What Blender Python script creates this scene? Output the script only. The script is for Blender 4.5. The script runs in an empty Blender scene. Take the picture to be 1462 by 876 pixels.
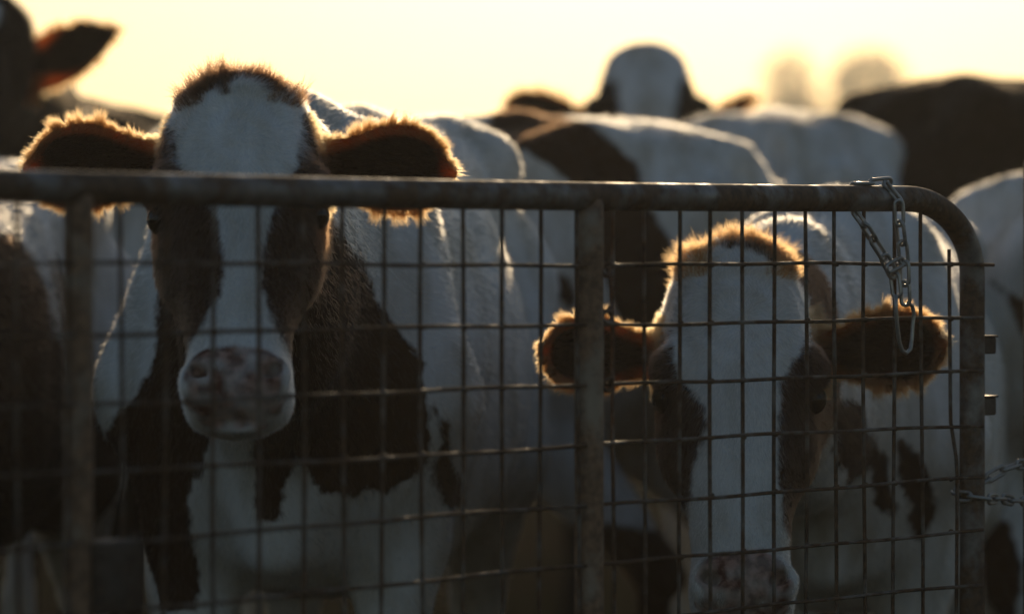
import bpy, math, random
import numpy as np
from mathutils import Vector
from mathutils import noise as mnoise

rng = np.random.default_rng(7)
random.seed(7)
sc = bpy.context.scene
COL = sc.collection

# ------------------------------------------------------------------ camera, sky, sun, exposure
FPX = 5200.0          # focal length in pixels of the 1462 px wide photograph
EYE = 1.10            # camera height
HOR = 378.0           # row of the horizon
cam_d = bpy.data.cameras.new('camera')
cam = bpy.data.objects.new('camera', cam_d); COL.objects.link(cam)
cam.location = (0, 0, EYE)
cam.rotation_euler = (math.radians(90), 0, 0)
cam_d.sensor_width = 36.0
cam_d.lens = FPX / 1462.0 * 36.0
cam_d.shift_y = -(438.0 - HOR) / 1462.0
cam_d.clip_start = 0.05
cam_d.clip_end = 5000
cam_d.dof.use_dof = True
cam_d.dof.focus_distance = 4.97
cam_d.dof.aperture_fstop = 2.7
sc.camera = cam

SUN_EL = math.radians(13.5)
SUN_AZ = math.radians(4)       # to the right of the viewing direction (+Y)
world = bpy.data.worlds.new('World'); sc.world = world
world.use_nodes = True
wn = world.node_tree.nodes; wl = world.node_tree.links
bg = wn['Background']
sky = wn.new('ShaderNodeTexSky'); sky.sky_type = 'NISHITA'; sky.sun_disc = False
sky.sun_elevation = SUN_EL; sky.sun_rotation = SUN_AZ
sky.air_density = 1.2; sky.dust_density = 1.0; sky.ozone_density = 2.2
wl.new(sky.outputs[0], bg.inputs[0]); bg.inputs[1].default_value = 0.10

sun_d = bpy.data.lights.new('sun', 'SUN'); sun = bpy.data.objects.new('sun', sun_d); COL.objects.link(sun)
sun_d.energy = 3.8; sun_d.angle = math.radians(0.5); sun_d.color = (1.0, 0.74, 0.44)
sd = Vector((math.sin(SUN_AZ)*math.cos(SUN_EL), math.cos(SUN_AZ)*math.cos(SUN_EL), math.sin(SUN_EL)))
sun.rotation_euler = sd.to_track_quat('Z', 'Y').to_euler()

sc.view_settings.view_transform = 'Standard'
sc.view_settings.look = 'None'
sc.view_settings.gamma = 1.0
sc.view_settings.exposure = -0.55
sc.view_settings.use_curve_mapping = False
sc.render.engine = 'CYCLES'
sc.cycles.max_bounces = 8
sc.cycles.diffuse_bounces = 3
sc.cycles.glossy_bounces = 3
sc.cycles.transmission_bounces = 6
sc.cycles.use_denoising = True
sc.cycles.caustics_reflective = False
sc.cycles.caustics_refractive = False

def at(x, y, Y):
    """the place whose picture is the photograph's pixel x, y at distance Y"""
    return np.array([(x - 731.0) / FPX * Y, Y, EYE + (HOR - y) / FPX * Y])

# ------------------------------------------------------------------ materials
def new_mat(name):
    m = bpy.data.materials.new(name); m.use_nodes = True
    return m, m.node_tree.nodes, m.node_tree.links, m.node_tree.nodes['Principled BSDF']

def coat_material(name, dark, white=(0.70, 0.69, 0.67)):
    m, n, l, b = new_mat(name)
    at_p = n.new('ShaderNodeAttribute'); at_p.attribute_name = 'patch'
    at_s = n.new('ShaderNodeAttribute'); at_s.attribute_name = 'skin'
    geo = n.new('ShaderNodeNewGeometry')
    n1 = n.new('ShaderNodeTexNoise'); n1.inputs['Scale'].default_value = 60; n1.inputs['Detail'].default_value = 5
    l.new(geo.outputs['Position'], n1.inputs['Vector'])
    sub = n.new('ShaderNodeMath'); sub.operation = 'SUBTRACT'; sub.inputs[1].default_value = 0.5
    l.new(n1.outputs['Fac'], sub.inputs[0])
    mad = n.new('ShaderNodeMath'); mad.operation = 'MULTIPLY_ADD'; mad.inputs[1].default_value = 0.022
    l.new(sub.outputs[0], mad.inputs[0]); l.new(at_p.outputs['Fac'], mad.inputs[2])
    mr = n.new('ShaderNodeMapRange'); mr.inputs['From Min'].default_value = -0.004; mr.inputs['From Max'].default_value = 0.004
    l.new(mad.outputs[0], mr.inputs['Value'])
    # hair-lock streaks and dirt
    n2 = n.new('ShaderNodeTexNoise'); n2.inputs['Scale'].default_value = 9; n2.inputs['Detail'].default_value = 6
    mp = n.new('ShaderNodeMapping'); mp.inputs['Scale'].default_value = (2.2, 1.2, .6)
    l.new(geo.outputs['Position'], mp.inputs['Vector']); l.new(mp.outputs[0], n2.inputs['Vector'])
    wr = n.new('ShaderNodeValToRGB')
    wr.color_ramp.elements[0].position = .30; wr.color_ramp.elements[0].color = (white[0]*.62, white[1]*.58, white[2]*.50, 1)
    wr.color_ramp.elements[1].position = .62; wr.color_ramp.elements[1].color = (*white, 1)
    l.new(n2.outputs['Fac'], wr.inputs[0])
    dr = n.new('ShaderNodeValToRGB')
    dr.color_ramp.elements[0].position = .35; dr.color_ramp.elements[0].color = (dark[0]*.6, dark[1]*.6, dark[2]*.6, 1)
    dr.color_ramp.elements[1].position = .7; dr.color_ramp.elements[1].color = (*dark, 1)
    l.new(n2.outputs['Fac'], dr.inputs[0])
    mx = n.new('ShaderNodeMix'); mx.data_type = 'RGBA'
    l.new(mr.outputs[0], mx.inputs[0]); l.new(wr.outputs[0], mx.inputs[6]); l.new(dr.outputs[0], mx.inputs[7])
    # bare skin of the nose
    n3 = n.new('ShaderNodeTexNoise'); n3.inputs['Scale'].default_value = 62; n3.inputs['Detail'].default_value = 4
    l.new(geo.outputs['Position'], n3.inputs['Vector'])
    sr = n.new('ShaderNodeValToRGB')
    sr.color_ramp.elements[0].position = .42; sr.color_ramp.elements[0].color = (.10, .038, .026, 1)
    sr.color_ramp.elements[1].position = .62; sr.color_ramp.elements[1].color = (.40, .24, .19, 1)
    l.new(n3.outputs['Fac'], sr.inputs[0])
    mx2 = n.new('ShaderNodeMix'); mx2.data_type = 'RGBA'
    l.new(at_s.outputs['Fac'], mx2.inputs[0]); l.new(mx.outputs[2], mx2.inputs[6]); l.new(sr.outputs[0], mx2.inputs[7])
    l.new(mx2.outputs[2], b.inputs['Base Color'])
    b.inputs['Roughness'].default_value = .75
    b.inputs['Specular IOR Level'].default_value = .05
    b.inputs['Sheen Weight'].default_value = .05
    b.inputs['Sheen Roughness'].default_value = .4
    at_t = n.new('ShaderNodeAttribute'); at_t.attribute_name = 'thin'
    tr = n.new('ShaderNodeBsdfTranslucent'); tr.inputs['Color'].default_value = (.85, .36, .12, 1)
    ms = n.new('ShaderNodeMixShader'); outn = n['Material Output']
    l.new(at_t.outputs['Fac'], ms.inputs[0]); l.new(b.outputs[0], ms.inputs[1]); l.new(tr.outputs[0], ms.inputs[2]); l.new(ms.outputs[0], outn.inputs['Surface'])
    bp = n.new('ShaderNodeBump'); bp.inputs['Strength'].default_value = .25; bp.inputs['Distance'].default_value = .003
    n4 = n.new('ShaderNodeTexNoise'); n4.inputs['Scale'].default_value = 45; n4.inputs['Detail'].default_value = 5
    mp2 = n.new('ShaderNodeMapping'); mp2.inputs['Scale'].default_value = (2.5, 1.5, .5)
    l.new(geo.outputs['Position'], mp2.inputs['Vector']); l.new(mp2.outputs[0], n4.inputs['Vector'])
    l.new(n4.outputs['Fac'], bp.inputs['Height']); l.new(bp.outputs[0], b.inputs['Normal'])
    return m

def hair_material():
    m = bpy.data.materials.new('animal_hair'); m.use_nodes = True
    n = m.node_tree.nodes; l = m.node_tree.links
    n.clear()
    out = n.new('ShaderNodeOutputMaterial')
    a = n.new('ShaderNodeAttribute'); a.attribute_name = 'tint'
    h = n.new('ShaderNodeBsdfHairPrincipled')
    h.model = 'CHIANG'; h.parametrization = 'COLOR'
    l.new(a.outputs['Color'], h.inputs['Color'])
    h.inputs['Roughness'].default_value = .35
    h.inputs['Radial Roughness'].default_value = .5
    l.new(h.outputs[0], out.inputs['Surface'])
    return m

def metal_material(name, base=(.22, .215, .20), rust=(.11, .055, .025), amount=.5, rough=.42, scale=14, metal=.6):
    m, n, l, b = new_mat(name)
    geo = n.new('ShaderNodeNewGeometry')
    n1 = n.new('ShaderNodeTexNoise'); n1.inputs['Scale'].default_value = scale; n1.inputs['Detail'].default_value = 8
    n1.inputs['Roughness'].default_value = .65
    l.new(geo.outputs['Position'], n1.inputs['Vector'])
    r = n.new('ShaderNodeValToRGB')
    r.color_ramp.elements[0].position = .62 - .3*amount; r.color_ramp.elements[0].color = (0, 0, 0, 1)
    r.color_ramp.elements[1].position = .80 - .3*amount; r.color_ramp.elements[1].color = (1, 1, 1, 1)
    l.new(n1.outputs['Fac'], r.inputs[0])
    n2 = n.new('ShaderNodeTexNoise'); n2.inputs['Scale'].default_value = 90; n2.inputs['Detail'].default_value = 4
    l.new(geo.outputs['Position'], n2.inputs['Vector'])
    rr = n.new('ShaderNodeValToRGB')
    rr.color_ramp.elements[0].position = .35; rr.color_ramp.elements[0].color = (rust[0]*.4, rust[1]*.4, rust[2]*.4, 1)
    rr.color_ramp.elements[1].position = .7; rr.color_ramp.elements[1].color = (*rust, 1)
    l.new(n2.outputs['Fac'], rr.inputs[0])
    mx = n.new('ShaderNodeMix'); mx.data_type = 'RGBA'
    l.new(r.outputs[0], mx.inputs[0]); mx.inputs[6].default_value = (*base, 1); l.new(rr.outputs[0], mx.inputs[7])
    l.new(mx.outputs[2], b.inputs['Base Color'])
    inv = n.new('ShaderNodeMath'); inv.operation = 'MULTIPLY_ADD'; inv.inputs[1].default_value = -.8; inv.inputs[2].default_value = .8
    l.new(r.outputs[0], inv.inputs[0]); inv.inputs[1].default_value = -metal; inv.inputs[2].default_value = metal
    l.new(inv.outputs[0], b.inputs['Metallic'])
    ro = n.new('ShaderNodeMath'); ro.operation = 'MULTIPLY_ADD'; ro.inputs[1].default_value = .35; ro.inputs[2].default_value = rough
    l.new(r.outputs[0], ro.inputs[0]); l.new(ro.outputs[0], b.inputs['Roughness'])
    bp = n.new('ShaderNodeBump'); bp.inputs['Strength'].default_value = .5; bp.inputs['Distance'].default_value = .0015
    l.new(n2.outputs['Fac'], bp.inputs['Height']); l.new(bp.outputs[0], b.inputs['Normal'])
    return m

M_COAT_BROWN = coat_material('brown_and_white_coat', (.032, .014, .007))
M_COAT_BLACK = coat_material('black_and_white_coat', (.010, .008, .006))
M_HAIR = hair_material()
M_RAIL = metal_material('galvanised_tube', base=(.25, .245, .235), rust=(.14, .078, .04), amount=.88, rough=.36)
M_POST = metal_material('rusty_tube', base=(.30, .24, .18), rust=(.30, .17, .095), amount=.9, metal=.12)
M_WIRE = metal_material('mesh_wire', base=(.16, .14, .12), amount=.9, rough=.52, scale=25, metal=.4)
M_LUG = metal_material('dark_iron', base=(.08, .07, .06), rust=(.06, .035, .02), amount=.9, metal=.3)
M_CHAIN = metal_material('chain_steel', base=(.36, .35, .33), amount=.25, rough=.3, scale=30)
m, n_, l_, b_ = new_mat('eyeball'); b_.inputs['Base Color'].default_value = (.006, .004, .003, 1); b_.inputs['Roughness'].default_value = .08
M_EYE = m

# ------------------------------------------------------------------ object helpers
def link(name, data, parent=None):
    o = bpy.data.objects.new(name, data); COL.objects.link(o)
    if parent is not None: o.parent = parent
    return o
def tag(o, label=None, cat=None, group=None, kind=None):
    if label: o['label'] = label
    if cat: o['category'] = cat
    if group: o['group'] = group
    if kind: o['kind'] = kind
    return o

class MB:
    def __init__(s): s.v = []; s.f = []; s.n = 0
    def add(s, v, f):
        s.v.append(np.asarray(v, float)); s.f += [tuple(int(i) + s.n for i in q) for q in f]; s.n += len(v)
    def tube(s, pts, rad, seg=12, closed=False, cap=True):
        pts = np.asarray(pts, float); N = len(pts)
        rad = np.broadcast_to(np.asarray(rad, float), (N,))
        if closed: T = np.roll(pts, -1, 0) - np.roll(pts, 1, 0)
        else: T = np.gradient(pts, axis=0)
        T /= np.linalg.norm(T, axis=1)[:, None] + 1e-12
        up = np.array([0, 0, 1.]) if abs(T[0, 2]) < .9 else np.array([1., 0, 0])
        A = []
        a = np.cross(T[0], up); a /= np.linalg.norm(a)
        for i in range(N):
            a = a - T[i]*np.dot(a, T[i]); a /= np.linalg.norm(a); A.append(a.copy())
        A = np.array(A); B = np.cross(T, A)
        th = np.linspace(0, 2*np.pi, seg, endpoint=False)
        V = pts[:, None, :] + rad[:, None, None]*(np.cos(th)[None, :, None]*A[:, None, :] + np.sin(th)[None, :, None]*B[:, None, :])
        F = []
        M = N if closed else N - 1
        for i in range(M):
            j = (i + 1) % N
            for k in range(seg):
                k2 = (k + 1) % seg
                F.append((i*seg + k, i*seg + k2, j*seg + k2, j*seg + k))
        if not closed and cap:
            F.append(tuple(range(seg - 1, -1, -1))); F.append(tuple((N - 1)*seg + k for k in range(seg)))
        s.add(V.reshape(-1, 3), F)
    def box(s, c, ax, half, bevel=.0):
        """ax: three orthonormal rows; half: half sizes; corners chamfered"""
        ax = np.asarray(ax, float); V = []; bm_v = []
        h = np.asarray(half, float)
        b = min(bevel, h.min()*.9)
        pts = []
        for sx in (-1, 1):
            for sy in (-1, 1):
                for sz in (-1, 1):
                    S = np.array([sx, sy, sz])
                    for k in range(3):
                        q = S*h; q = q - S*b*(np.arange(3) != k); pts.append(q)
        pts = np.array(pts)
        import bmesh
        bm = bmesh.new()
        for p in pts: bm.verts.new(np.asarray(c) + p @ ax)
        bmesh.ops.convex_hull(bm, input=bm.verts)
        bm.verts.index_update()
        V = [v.co[:] for v in bm.verts]; F = [[v.index for v in f.verts] for f in bm.faces]
        s.add(V, F); bm.free()
    def build(s, name, mat, parent=None, smooth=True, origin=None):
        V = np.concatenate(s.v)
        if origin is not None: V = V - np.asarray(origin)
        me = bpy.data.meshes.new(name); me.from_pydata(V.tolist(), [], s.f); me.materials.append(mat)
        if smooth: me.polygons.foreach_set('use_smooth', [True]*len(me.polygons))
        o = link(name, me, parent)
        if origin is not None: o.location = origin
        return o

# ------------------------------------------------------------------ ground
def build_ground():
    me = bpy.data.meshes.new('ground')
    v = [(-1200, -60, 0), (1200, -60, 0), (1200, 2200, 0), (-1200, 2200, 0)]
    me.from_pydata(v, [], [(0, 1, 2, 3)])
    m, n, l, b = new_mat('trodden_field')
    geo = n.new('ShaderNodeNewGeometry')
    a = n.new('ShaderNodeTexNoise'); a.inputs['Scale'].default_value = .8; a.inputs['Detail'].default_value = 10
    l.new(geo.outputs['Position'], a.inputs['Vector'])
    r = n.new('ShaderNodeValToRGB')
    r.color_ramp.elements[0].position = .38; r.color_ramp.elements[0].color = (.017, .012, .008, 1)
    r.color_ramp.elements[1].position = .62; r.color_ramp.elements[1].color = (.014, .015, .008, 1)
    l.new(a.outputs['Fac'], r.inputs[0]); l.new(r.outputs[0], b.inputs['Base Color'])
    b.inputs['Roughness'].default_value = 1; b.inputs['Specular IOR Level'].default_value = 0
    bp = n.new('ShaderNodeBump'); bp.inputs['Distance'].default_value = .05
    a2 = n.new('ShaderNodeTexNoise'); a2.inputs['Scale'].default_value = 12; a2.inputs['Detail'].default_value = 8
    l.new(geo.outputs['Position'], a2.inputs['Vector']); l.new(a2.outputs['Fac'], bp.inputs['Height']); l.new(bp.outputs[0], b.inputs['Normal'])
    me.materials.append(m)
    tag(link('ground', me), 'dark trodden pasture ground under the herd', 'ground', kind='structure')
build_ground()

# ------------------------------------------------------------------ distant trees
def leaf_mat():
    m, n, l, b = new_mat('leaves')
    geo = n.new('ShaderNodeNewGeometry')
    a = n.new('ShaderNodeTexNoise'); a.inputs['Scale'].default_value = 1.2
    l.new(geo.outputs['Position'], a.inputs['Vector'])
    r = n.new('ShaderNodeValToRGB')
    r.color_ramp.elements[0].color = (.04, .05, .015, 1); r.color_ramp.elements[1].color = (.10, .10, .03, 1)
    l.new(a.outputs['Fac'], r.inputs[0]); l.new(r.outputs[0], b.inputs['Base Color'])
    b.inputs['Roughness'].default_value = .6
    return m
M_LEAF = leaf_mat()
m, n_, l_, b_ = new_mat('bark'); b_.inputs['Base Color'].default_value = (.07, .05, .035, 1); b_.inputs['Roughness'].default_value = .9
M_BARK = m
def tree(px, Y, top, lobes, label, seed):
    r = np.random.default_rng(seed)
    X = (px - 731)/FPX*Y
    root = link('tree', None); root.location = (X, Y, 0)
    tag(root, label, 'tree', 'distant trees on the horizon')
    tr = MB(); tr.tube([(0, 0, 0), (.05, 0, 1.5), (-.05, .1, 3.2), (0, 0, top*.8)], [.32, .22, .16, .04], 10)
    for i in range(9):
        a = r.uniform(0, 6.28); z0 = r.uniform(1.6, top*.6); L = r.uniform(.8, 1.7)
        e = np.array([math.cos(a)*L, math.sin(a)*L, z0 + L*.9])
        tr.tube([(0, 0, z0), e*[.5, .5, 1] + [0, 0, -L*.35], e], [.09, .06, .02], 6)
    tr.build('trunk', M_BARK, root)
    V = []; F = []
    for (cx, cz, rx, rz, cnt) in lobes:
        for i in range(cnt):
            d = r.normal(size=3); d /= np.linalg.norm(d); rad = r.uniform(.35, 1.08)**.6
            c = np.array([cx + d[0]*rx*rad, d[1]*rx*rad, cz + d[2]*rz*rad])
            a = r.normal(size=3); a /= np.linalg.norm(a); b = np.cross(a, r.normal(size=3)); b /= np.linalg.norm(b)
            s_ = r.uniform(.06, .13); k = len(V)
            V += [c - a*s_*1.4, c + b*s_*.6, c + a*s_*1.4, c - b*s_*.6]; F.append((k, k+1, k+2, k+3))
    me = bpy.data.meshes.new('crown'); me.from_pydata([tuple(v) for v in V], [], F); me.materials.append(M_LEAF)
    link('crown', me, root)
tree(1128, 150, 10.4, [(0, 8.8, 1.2, 1.2, 650), (.1, 7.4, 1.6, 1.2, 650), (.9, 6.6, 1.5, 1.0, 700), (.3, 6.6, 1.5, 1.6, 1300), (-1.3, 6.2, 1.2, 1.0, 900), (0, 4.5, 2.2, 1.8, 4000)],
     'hazy narrow tree far away, the left one with the ragged top', 3)
tree(1240, 150, 10.6, [(0, 8.3, 1.7, 1.7, 2300), (.2, 5.8, 2.0, 1.7, 4200), (0, 4.2, 1.9, 1.5, 3000)],
     'hazy round-topped tree far away above the black cow', 4)

# ------------------------------------------------------------------ gate
GR = np.array([(1400 - 731)/1000.0, FPX/1000.0])           # right end of the gate in plan
GL = np.array([(0 - 731)/1347.0, FPX/1347.0])              # where the left frame edge meets it
GD = (GR - GL)/np.linalg.norm(GR - GL)                     # along the gate to the right
GN = np.array([GD[1], -GD[0]])                             # towards the camera
if GN[1] > 0: GN = -GN
def gate_pt(px, z=0., out=0.):
    k = (px - 731)/FPX     # X = k*Y
    # GL + t*GD : (x - k*y) = 0
    t = -(GL[0] - k*GL[1])/(GD[0] - k*GD[1])
    p = GL + t*GD + GN*out
    return np.array([p[0], p[1], z])
def gate_at(px, y, out=0.):
    q = px
    for _ in range(4):
        p = gate_pt(q, 0, out); q += px - (731 + FPX*p[0]/p[1])
    p = gate_pt(q, 0, out); p2 = p.copy()
    p2[0] = p[0]; p2[2] = EYE + (HOR - y)/FPX*p[1]
    return p2
g3 = np.array([GD[0], GD[1], 0]); n3 = np.array([GN[0], GN[1], 0]); z3 = np.array([0, 0, 1.])

gate = link('gate', None); gate.location = (*gate_pt(1388)[:2], 0)
tag(gate, 'long mesh-filled tubular metal gate in front of the cows', 'gate')
gate_loc = np.array(gate.location)
bpy.context.view_layer.update()
def gbuild(mb, name, mat, smooth=True):
    V = [v - gate_loc for v in mb.v]; mb.v = V
    return mb.build(name, mat, gate, smooth)

rail_r = .0176
zl, zr = EYE + .0835, EYE + .0945
def rail_z(P):
    t = np.dot(P[:2] - GL, GD)/np.linalg.norm(GR - GL)
    return zl + (zr - zl)*t + .0035*math.sin(t*3.0)*-1
frame = MB()
far_left = GL - GD*1.3
pts = []
P0 = gate_pt(1388)
bend_h, bend_v = .155, .105
start = np.array([*(P0[:2] - GD*bend_h), 0])
for t in np.linspace(0, 1, 30):
    q = np.array([*(far_left*(1 - t) + start[:2]*t), 0]); q[2] = rail_z(q); pts.append(q)
z_end = rail_z(start) - bend_v
for a in np.linspace(0, math.pi/2, 16)[1:]:
    q = start + g3*bend_h*math.sin(a); q[2] = z_end + bend_v*math.cos(a); pts.append(q)
for z in np.linspace(z_end, .16, 14)[1:]:
    pts.append(np.array([P0[0], P0[1], z]))
frame.tube(pts, rail_r*1.02, 24)
gbuild(frame, 'tube_frame', M_RAIL)
bot = MB(); bot.tube([np.array([*far_left, .17]), np.array([P0[0], P0[1], .17])], rail_r, 20); gbuild(bot, 'bottom_rail', M_RAIL)
for pxc, r_ in ((112, .0163), (841, .0185)):
    u = MB(); P = gate_pt(pxc); u.tube([np.array([P[0], P[1], z]) for z in np.linspace(rail_z(P) - .004, .17, 30)], r_, 24)
    gbuild(u, 'upright', M_POST)
# welded mesh
VX = [23, 96, 169.5, 233, 302, 366, 430, 487, 543.5, 599, 658, 714, 768, 822, 873, 917.5, 967, 1011, 1057, 1102.6, 1147.6, 1189.5, 1231, 1273, 1313, 1353]
mesh = MB()
step = np.linalg.norm(gate_pt(233)[:2] - gate_pt(169.5)[:2])
Ts = [gate_pt(x) for x in VX] + [gate_pt(23) - g3*step*k for k in range(1, 17)]
for i, P in enumerate(Ts):
    ph = rng.uniform(0, 6.28); am = rng.uniform(.0006, .0022)
    top = rail_z(P) - .01
    if i == 25: top = z_end + .035
    zs = np.linspace(top, .17, 40)
    L = []
    for z in zs:
        w = am*math.sin(z*7 + ph)
        if i == 25: w += .010*max(0, min(1, (EYE - .22 - z)/.06)) if z < EYE - .22 else 0.
        L.append(np.array([P[0], P[1], z]) + g3*w + n3*(.0035 + .4*w))
    mesh.tube(L, .0027, 8)
for k in range(0, 13):
    z = EYE - .0752*k - (.0 if k else -.0005)
    A = np.array([*far_left, 0]); B = gate_pt(1388) + g3*(.021 if k == 0 else -.006)
    ph = rng.uniform(0, 6.28); am = rng.uniform(.0006, .002)
    L = []
    N = 90
    for t in np.linspace(0, 1, N):
        q = A*(1 - t) + B*t
        q[2] = z + am*math.sin(t*17 + ph) + .0008*math.sin(t*61 + ph*2) + (-.006*max(0, .45 - t) if k > 2 else 0)
        L.append(q + n3*(.0085 + (.014*max(0, (t - .93)/.07))))
    mesh.tube(L, .0025, 8)
for P in Ts:
    for k in range(0, 13):
        if rng.random() < .75:
            c = np.array([P[0], P[1], EYE - .0752*k]) + n3*.006 + z3*rng.uniform(-.001, .001)
            sz = rng.uniform(.0030, .0044)
            mesh.tube([c - g3*sz - n3*.001, c - g3*sz*.4, c + g3*sz*.4, c + g3*sz], [sz*.4, sz, sz*.95, sz*.35], 7)
gbuild(mesh, 'wire_mesh', M_WIRE)
for yy in (385, 452, 549):   # clips tying the mesh to the middle tube
    c = gate_at(866, yy, .012)
    w = MB()
    for s_ in range(2):
        ring = [c + .009*(math.cos(a)*g3 + math.sin(a)*(z3*.9 + n3*.5*(1 if s_ else -1))) + g3*.001*s_ for a in np.linspace(0, 2*math.pi, 16, endpoint=False)]
        w.tube(ring, .0022, 7, closed=True)
    w.tube([c + z3*.008, c + z3*.016 + n3*.006 + g3*.004], .002, 6)
    gbuild(w, 'wire_tie', M_WIRE)
for ya, yb, ln in ((477, 510, .030), (563, 598, .030)):
    c = gate_at(1388, (ya + yb)/2) + g3*(rail_r + ln*.42)
    hh = (yb - ya)/2/1000
    b = MB(); b.box(c, [g3, n3, z3], (ln*.55, .010, hh*.72), .002)
    b.box(c + z3*hh*.80 + g3*.002, [g3, n3, z3], (ln*.56, .012, hh*.09), .001)
    gbuild(b, 'hinge_lug', M_LUG, False)
c = gate_at(152, 822) + n3*.006
b = MB(); b.box(c, [g3, n3, z3], (.036, .016, .040), .003)
e = c + g3*.036 + z3*.041
b.tube([e + z3*.004, e - z3*.083], .0045, 8)
gbuild(b, 'latch_plate', M_LUG, False)

# chains
def link_ring(p, q, side, wid=.0088, wire=.0027):
    """one chain link from p to q; side: direction of its flat"""
    p = np.asarray(p); q = np.asarray(q); d = q - p; L = np.linalg.norm(d); d = d/L
    side = side - d*np.dot(side, d); side /= np.linalg.norm(side)
    h = max(L/2 - wid + wire, .001); c = (p + q)/2
    pts = []
    for a in np.linspace(-math.pi/2, math.pi/2, 7): pts.append(c + d*(h + (wid - wire)*math.cos(a)) + side*(wid - wire)*math.sin(a))
    for a in np.linspace(math.pi/2, 3*math.pi/2, 7): pts.append(c + d*(-h + (wid - wire)*math.cos(a)) + side*(wid - wire)*math.sin(a))
    mb = MB(); mb.tube(pts, wire, 9, closed=True); return mb
def chain(name, label, base, links, extra=()):
    root = link(name, None); root.location = base
    tag(root, label, 'chain', 'chains on the gate')
    for (p, q, side) in links:
        mb = link_ring(p, q, side); mb.v = [v - base for v in mb.v]; mb.build('link', M_CHAIN, root)
    for nm, mb in extra:
        mb.v = [v - base for v in mb.v]; mb.build(nm, M_CHAIN, root)
O = .027
def G(x, y, o=O): return gate_at(x, y, o)
flat = g3; edge = n3
fl2 = g3*.8 + n3*.6
L = [
 (G(1224, 262, -.006), G(1246, 262, .004), g3*.2 + n3), (G(1240, 263, .0), G(1272, 260, .006), z3 + .4*n3),
 (G(1262, 260, .008), G(1287, 290, .024), flat), (G(1283, 286), G(1284, 322), fl2), (G(1284, 316), G(1288, 350), edge),
 (G(1288, 344), G(1291, 378), fl2), (G(1291, 372), G(1292, 408), edge + .3*g3), (G(1292, 402), G(1293, 436), fl2*.5 + edge),
 (G(1222, 262, -.01), G(1214, 284, -.022), edge), (G(1214, 280, -.022), G(1222, 306, -.010), g3),
 (G(1218, 300, -.002), G(1236, 324, .012), flat), (G(1233, 319, .013), G(1248, 344, .015), edge),
 (G(1244, 339, .015), G(1264, 370, .017), flat), (G(1261, 364, .018), G(1278, 396, .02), flat + .5*edge),
 (G(1266, 384, .022), G(1290, 372, .026), z3), (G(1277, 389, .02), G(1281, 424, .024), edge + .3*g3)]
hk = MB()
hp = [G(1279, 420), G(1279, 440), G(1281, 465), G(1284, 488), G(1288, 500), G(1294, 504), G(1300, 498), G(1302, 484), G(1303, 465), G(1305, 446), G(1302, 436), G(1296, 432)]
hk.tube(hp, .0029, 10)
chain('hanging_chain', 'steel chain with a long hook slung over the top rail near the bend', gate_at(1283, 290), L, [('hook', hk)])
pg = gate_pt(1388)
L = []
yb = 706
def C2(dx, dz, o): return pg + g3*dx + n3*o + z3*(EYE + (HOR - yb)/1000. + dz)
loop = [(-.024, .0, -.008), (-.022, .0, .012), (-.002, -.004, .030), (.022, -.004, .026), (.048, -.006, .02), (.074, -.010, .018), (.102, -.012, .016), (.13, -.012, .014), (.158, -.010, .012)]
for i in range(len(loop) - 1):
    a = C2(*loop[i]); b = C2(*loop[i+1]); d = (b - a); L.append((a - d*.1, b + d*.1, z3 if i % 2 == 0 else n3))
loop = [(-.02, .003, -.012), (.002, .004, -.030), (.026, .008, -.020), (.050, .022, -.008), (.078, .034, .0), (.106, .040, .006), (.135, .040, .008), (.160, .020, .01)]
for i in range(len(loop) - 1):
    a = C2(*loop[i]); b = C2(*loop[i+1]); d = (b - a); L.append((a - d*.1, b + d*.1, z3 if i % 2 == 1 else n3))
chain('fastening_chain', 'dark chain looped round the right end tube of the gate', C2(0, 0, 0), L)
gp = MB(); P = pg + g3*.225; gp.tube([np.array([P[0], P[1], z]) for z in (0, .4, .8, 1.25, 1.3)], [.055, .055, .055, .055, .03], 24)
o = gp.build('gate_post', M_POST, None, origin=(P[0], P[1], 0)); tag(o, 'thick round steel post the gate is chained to', 'post')

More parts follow.
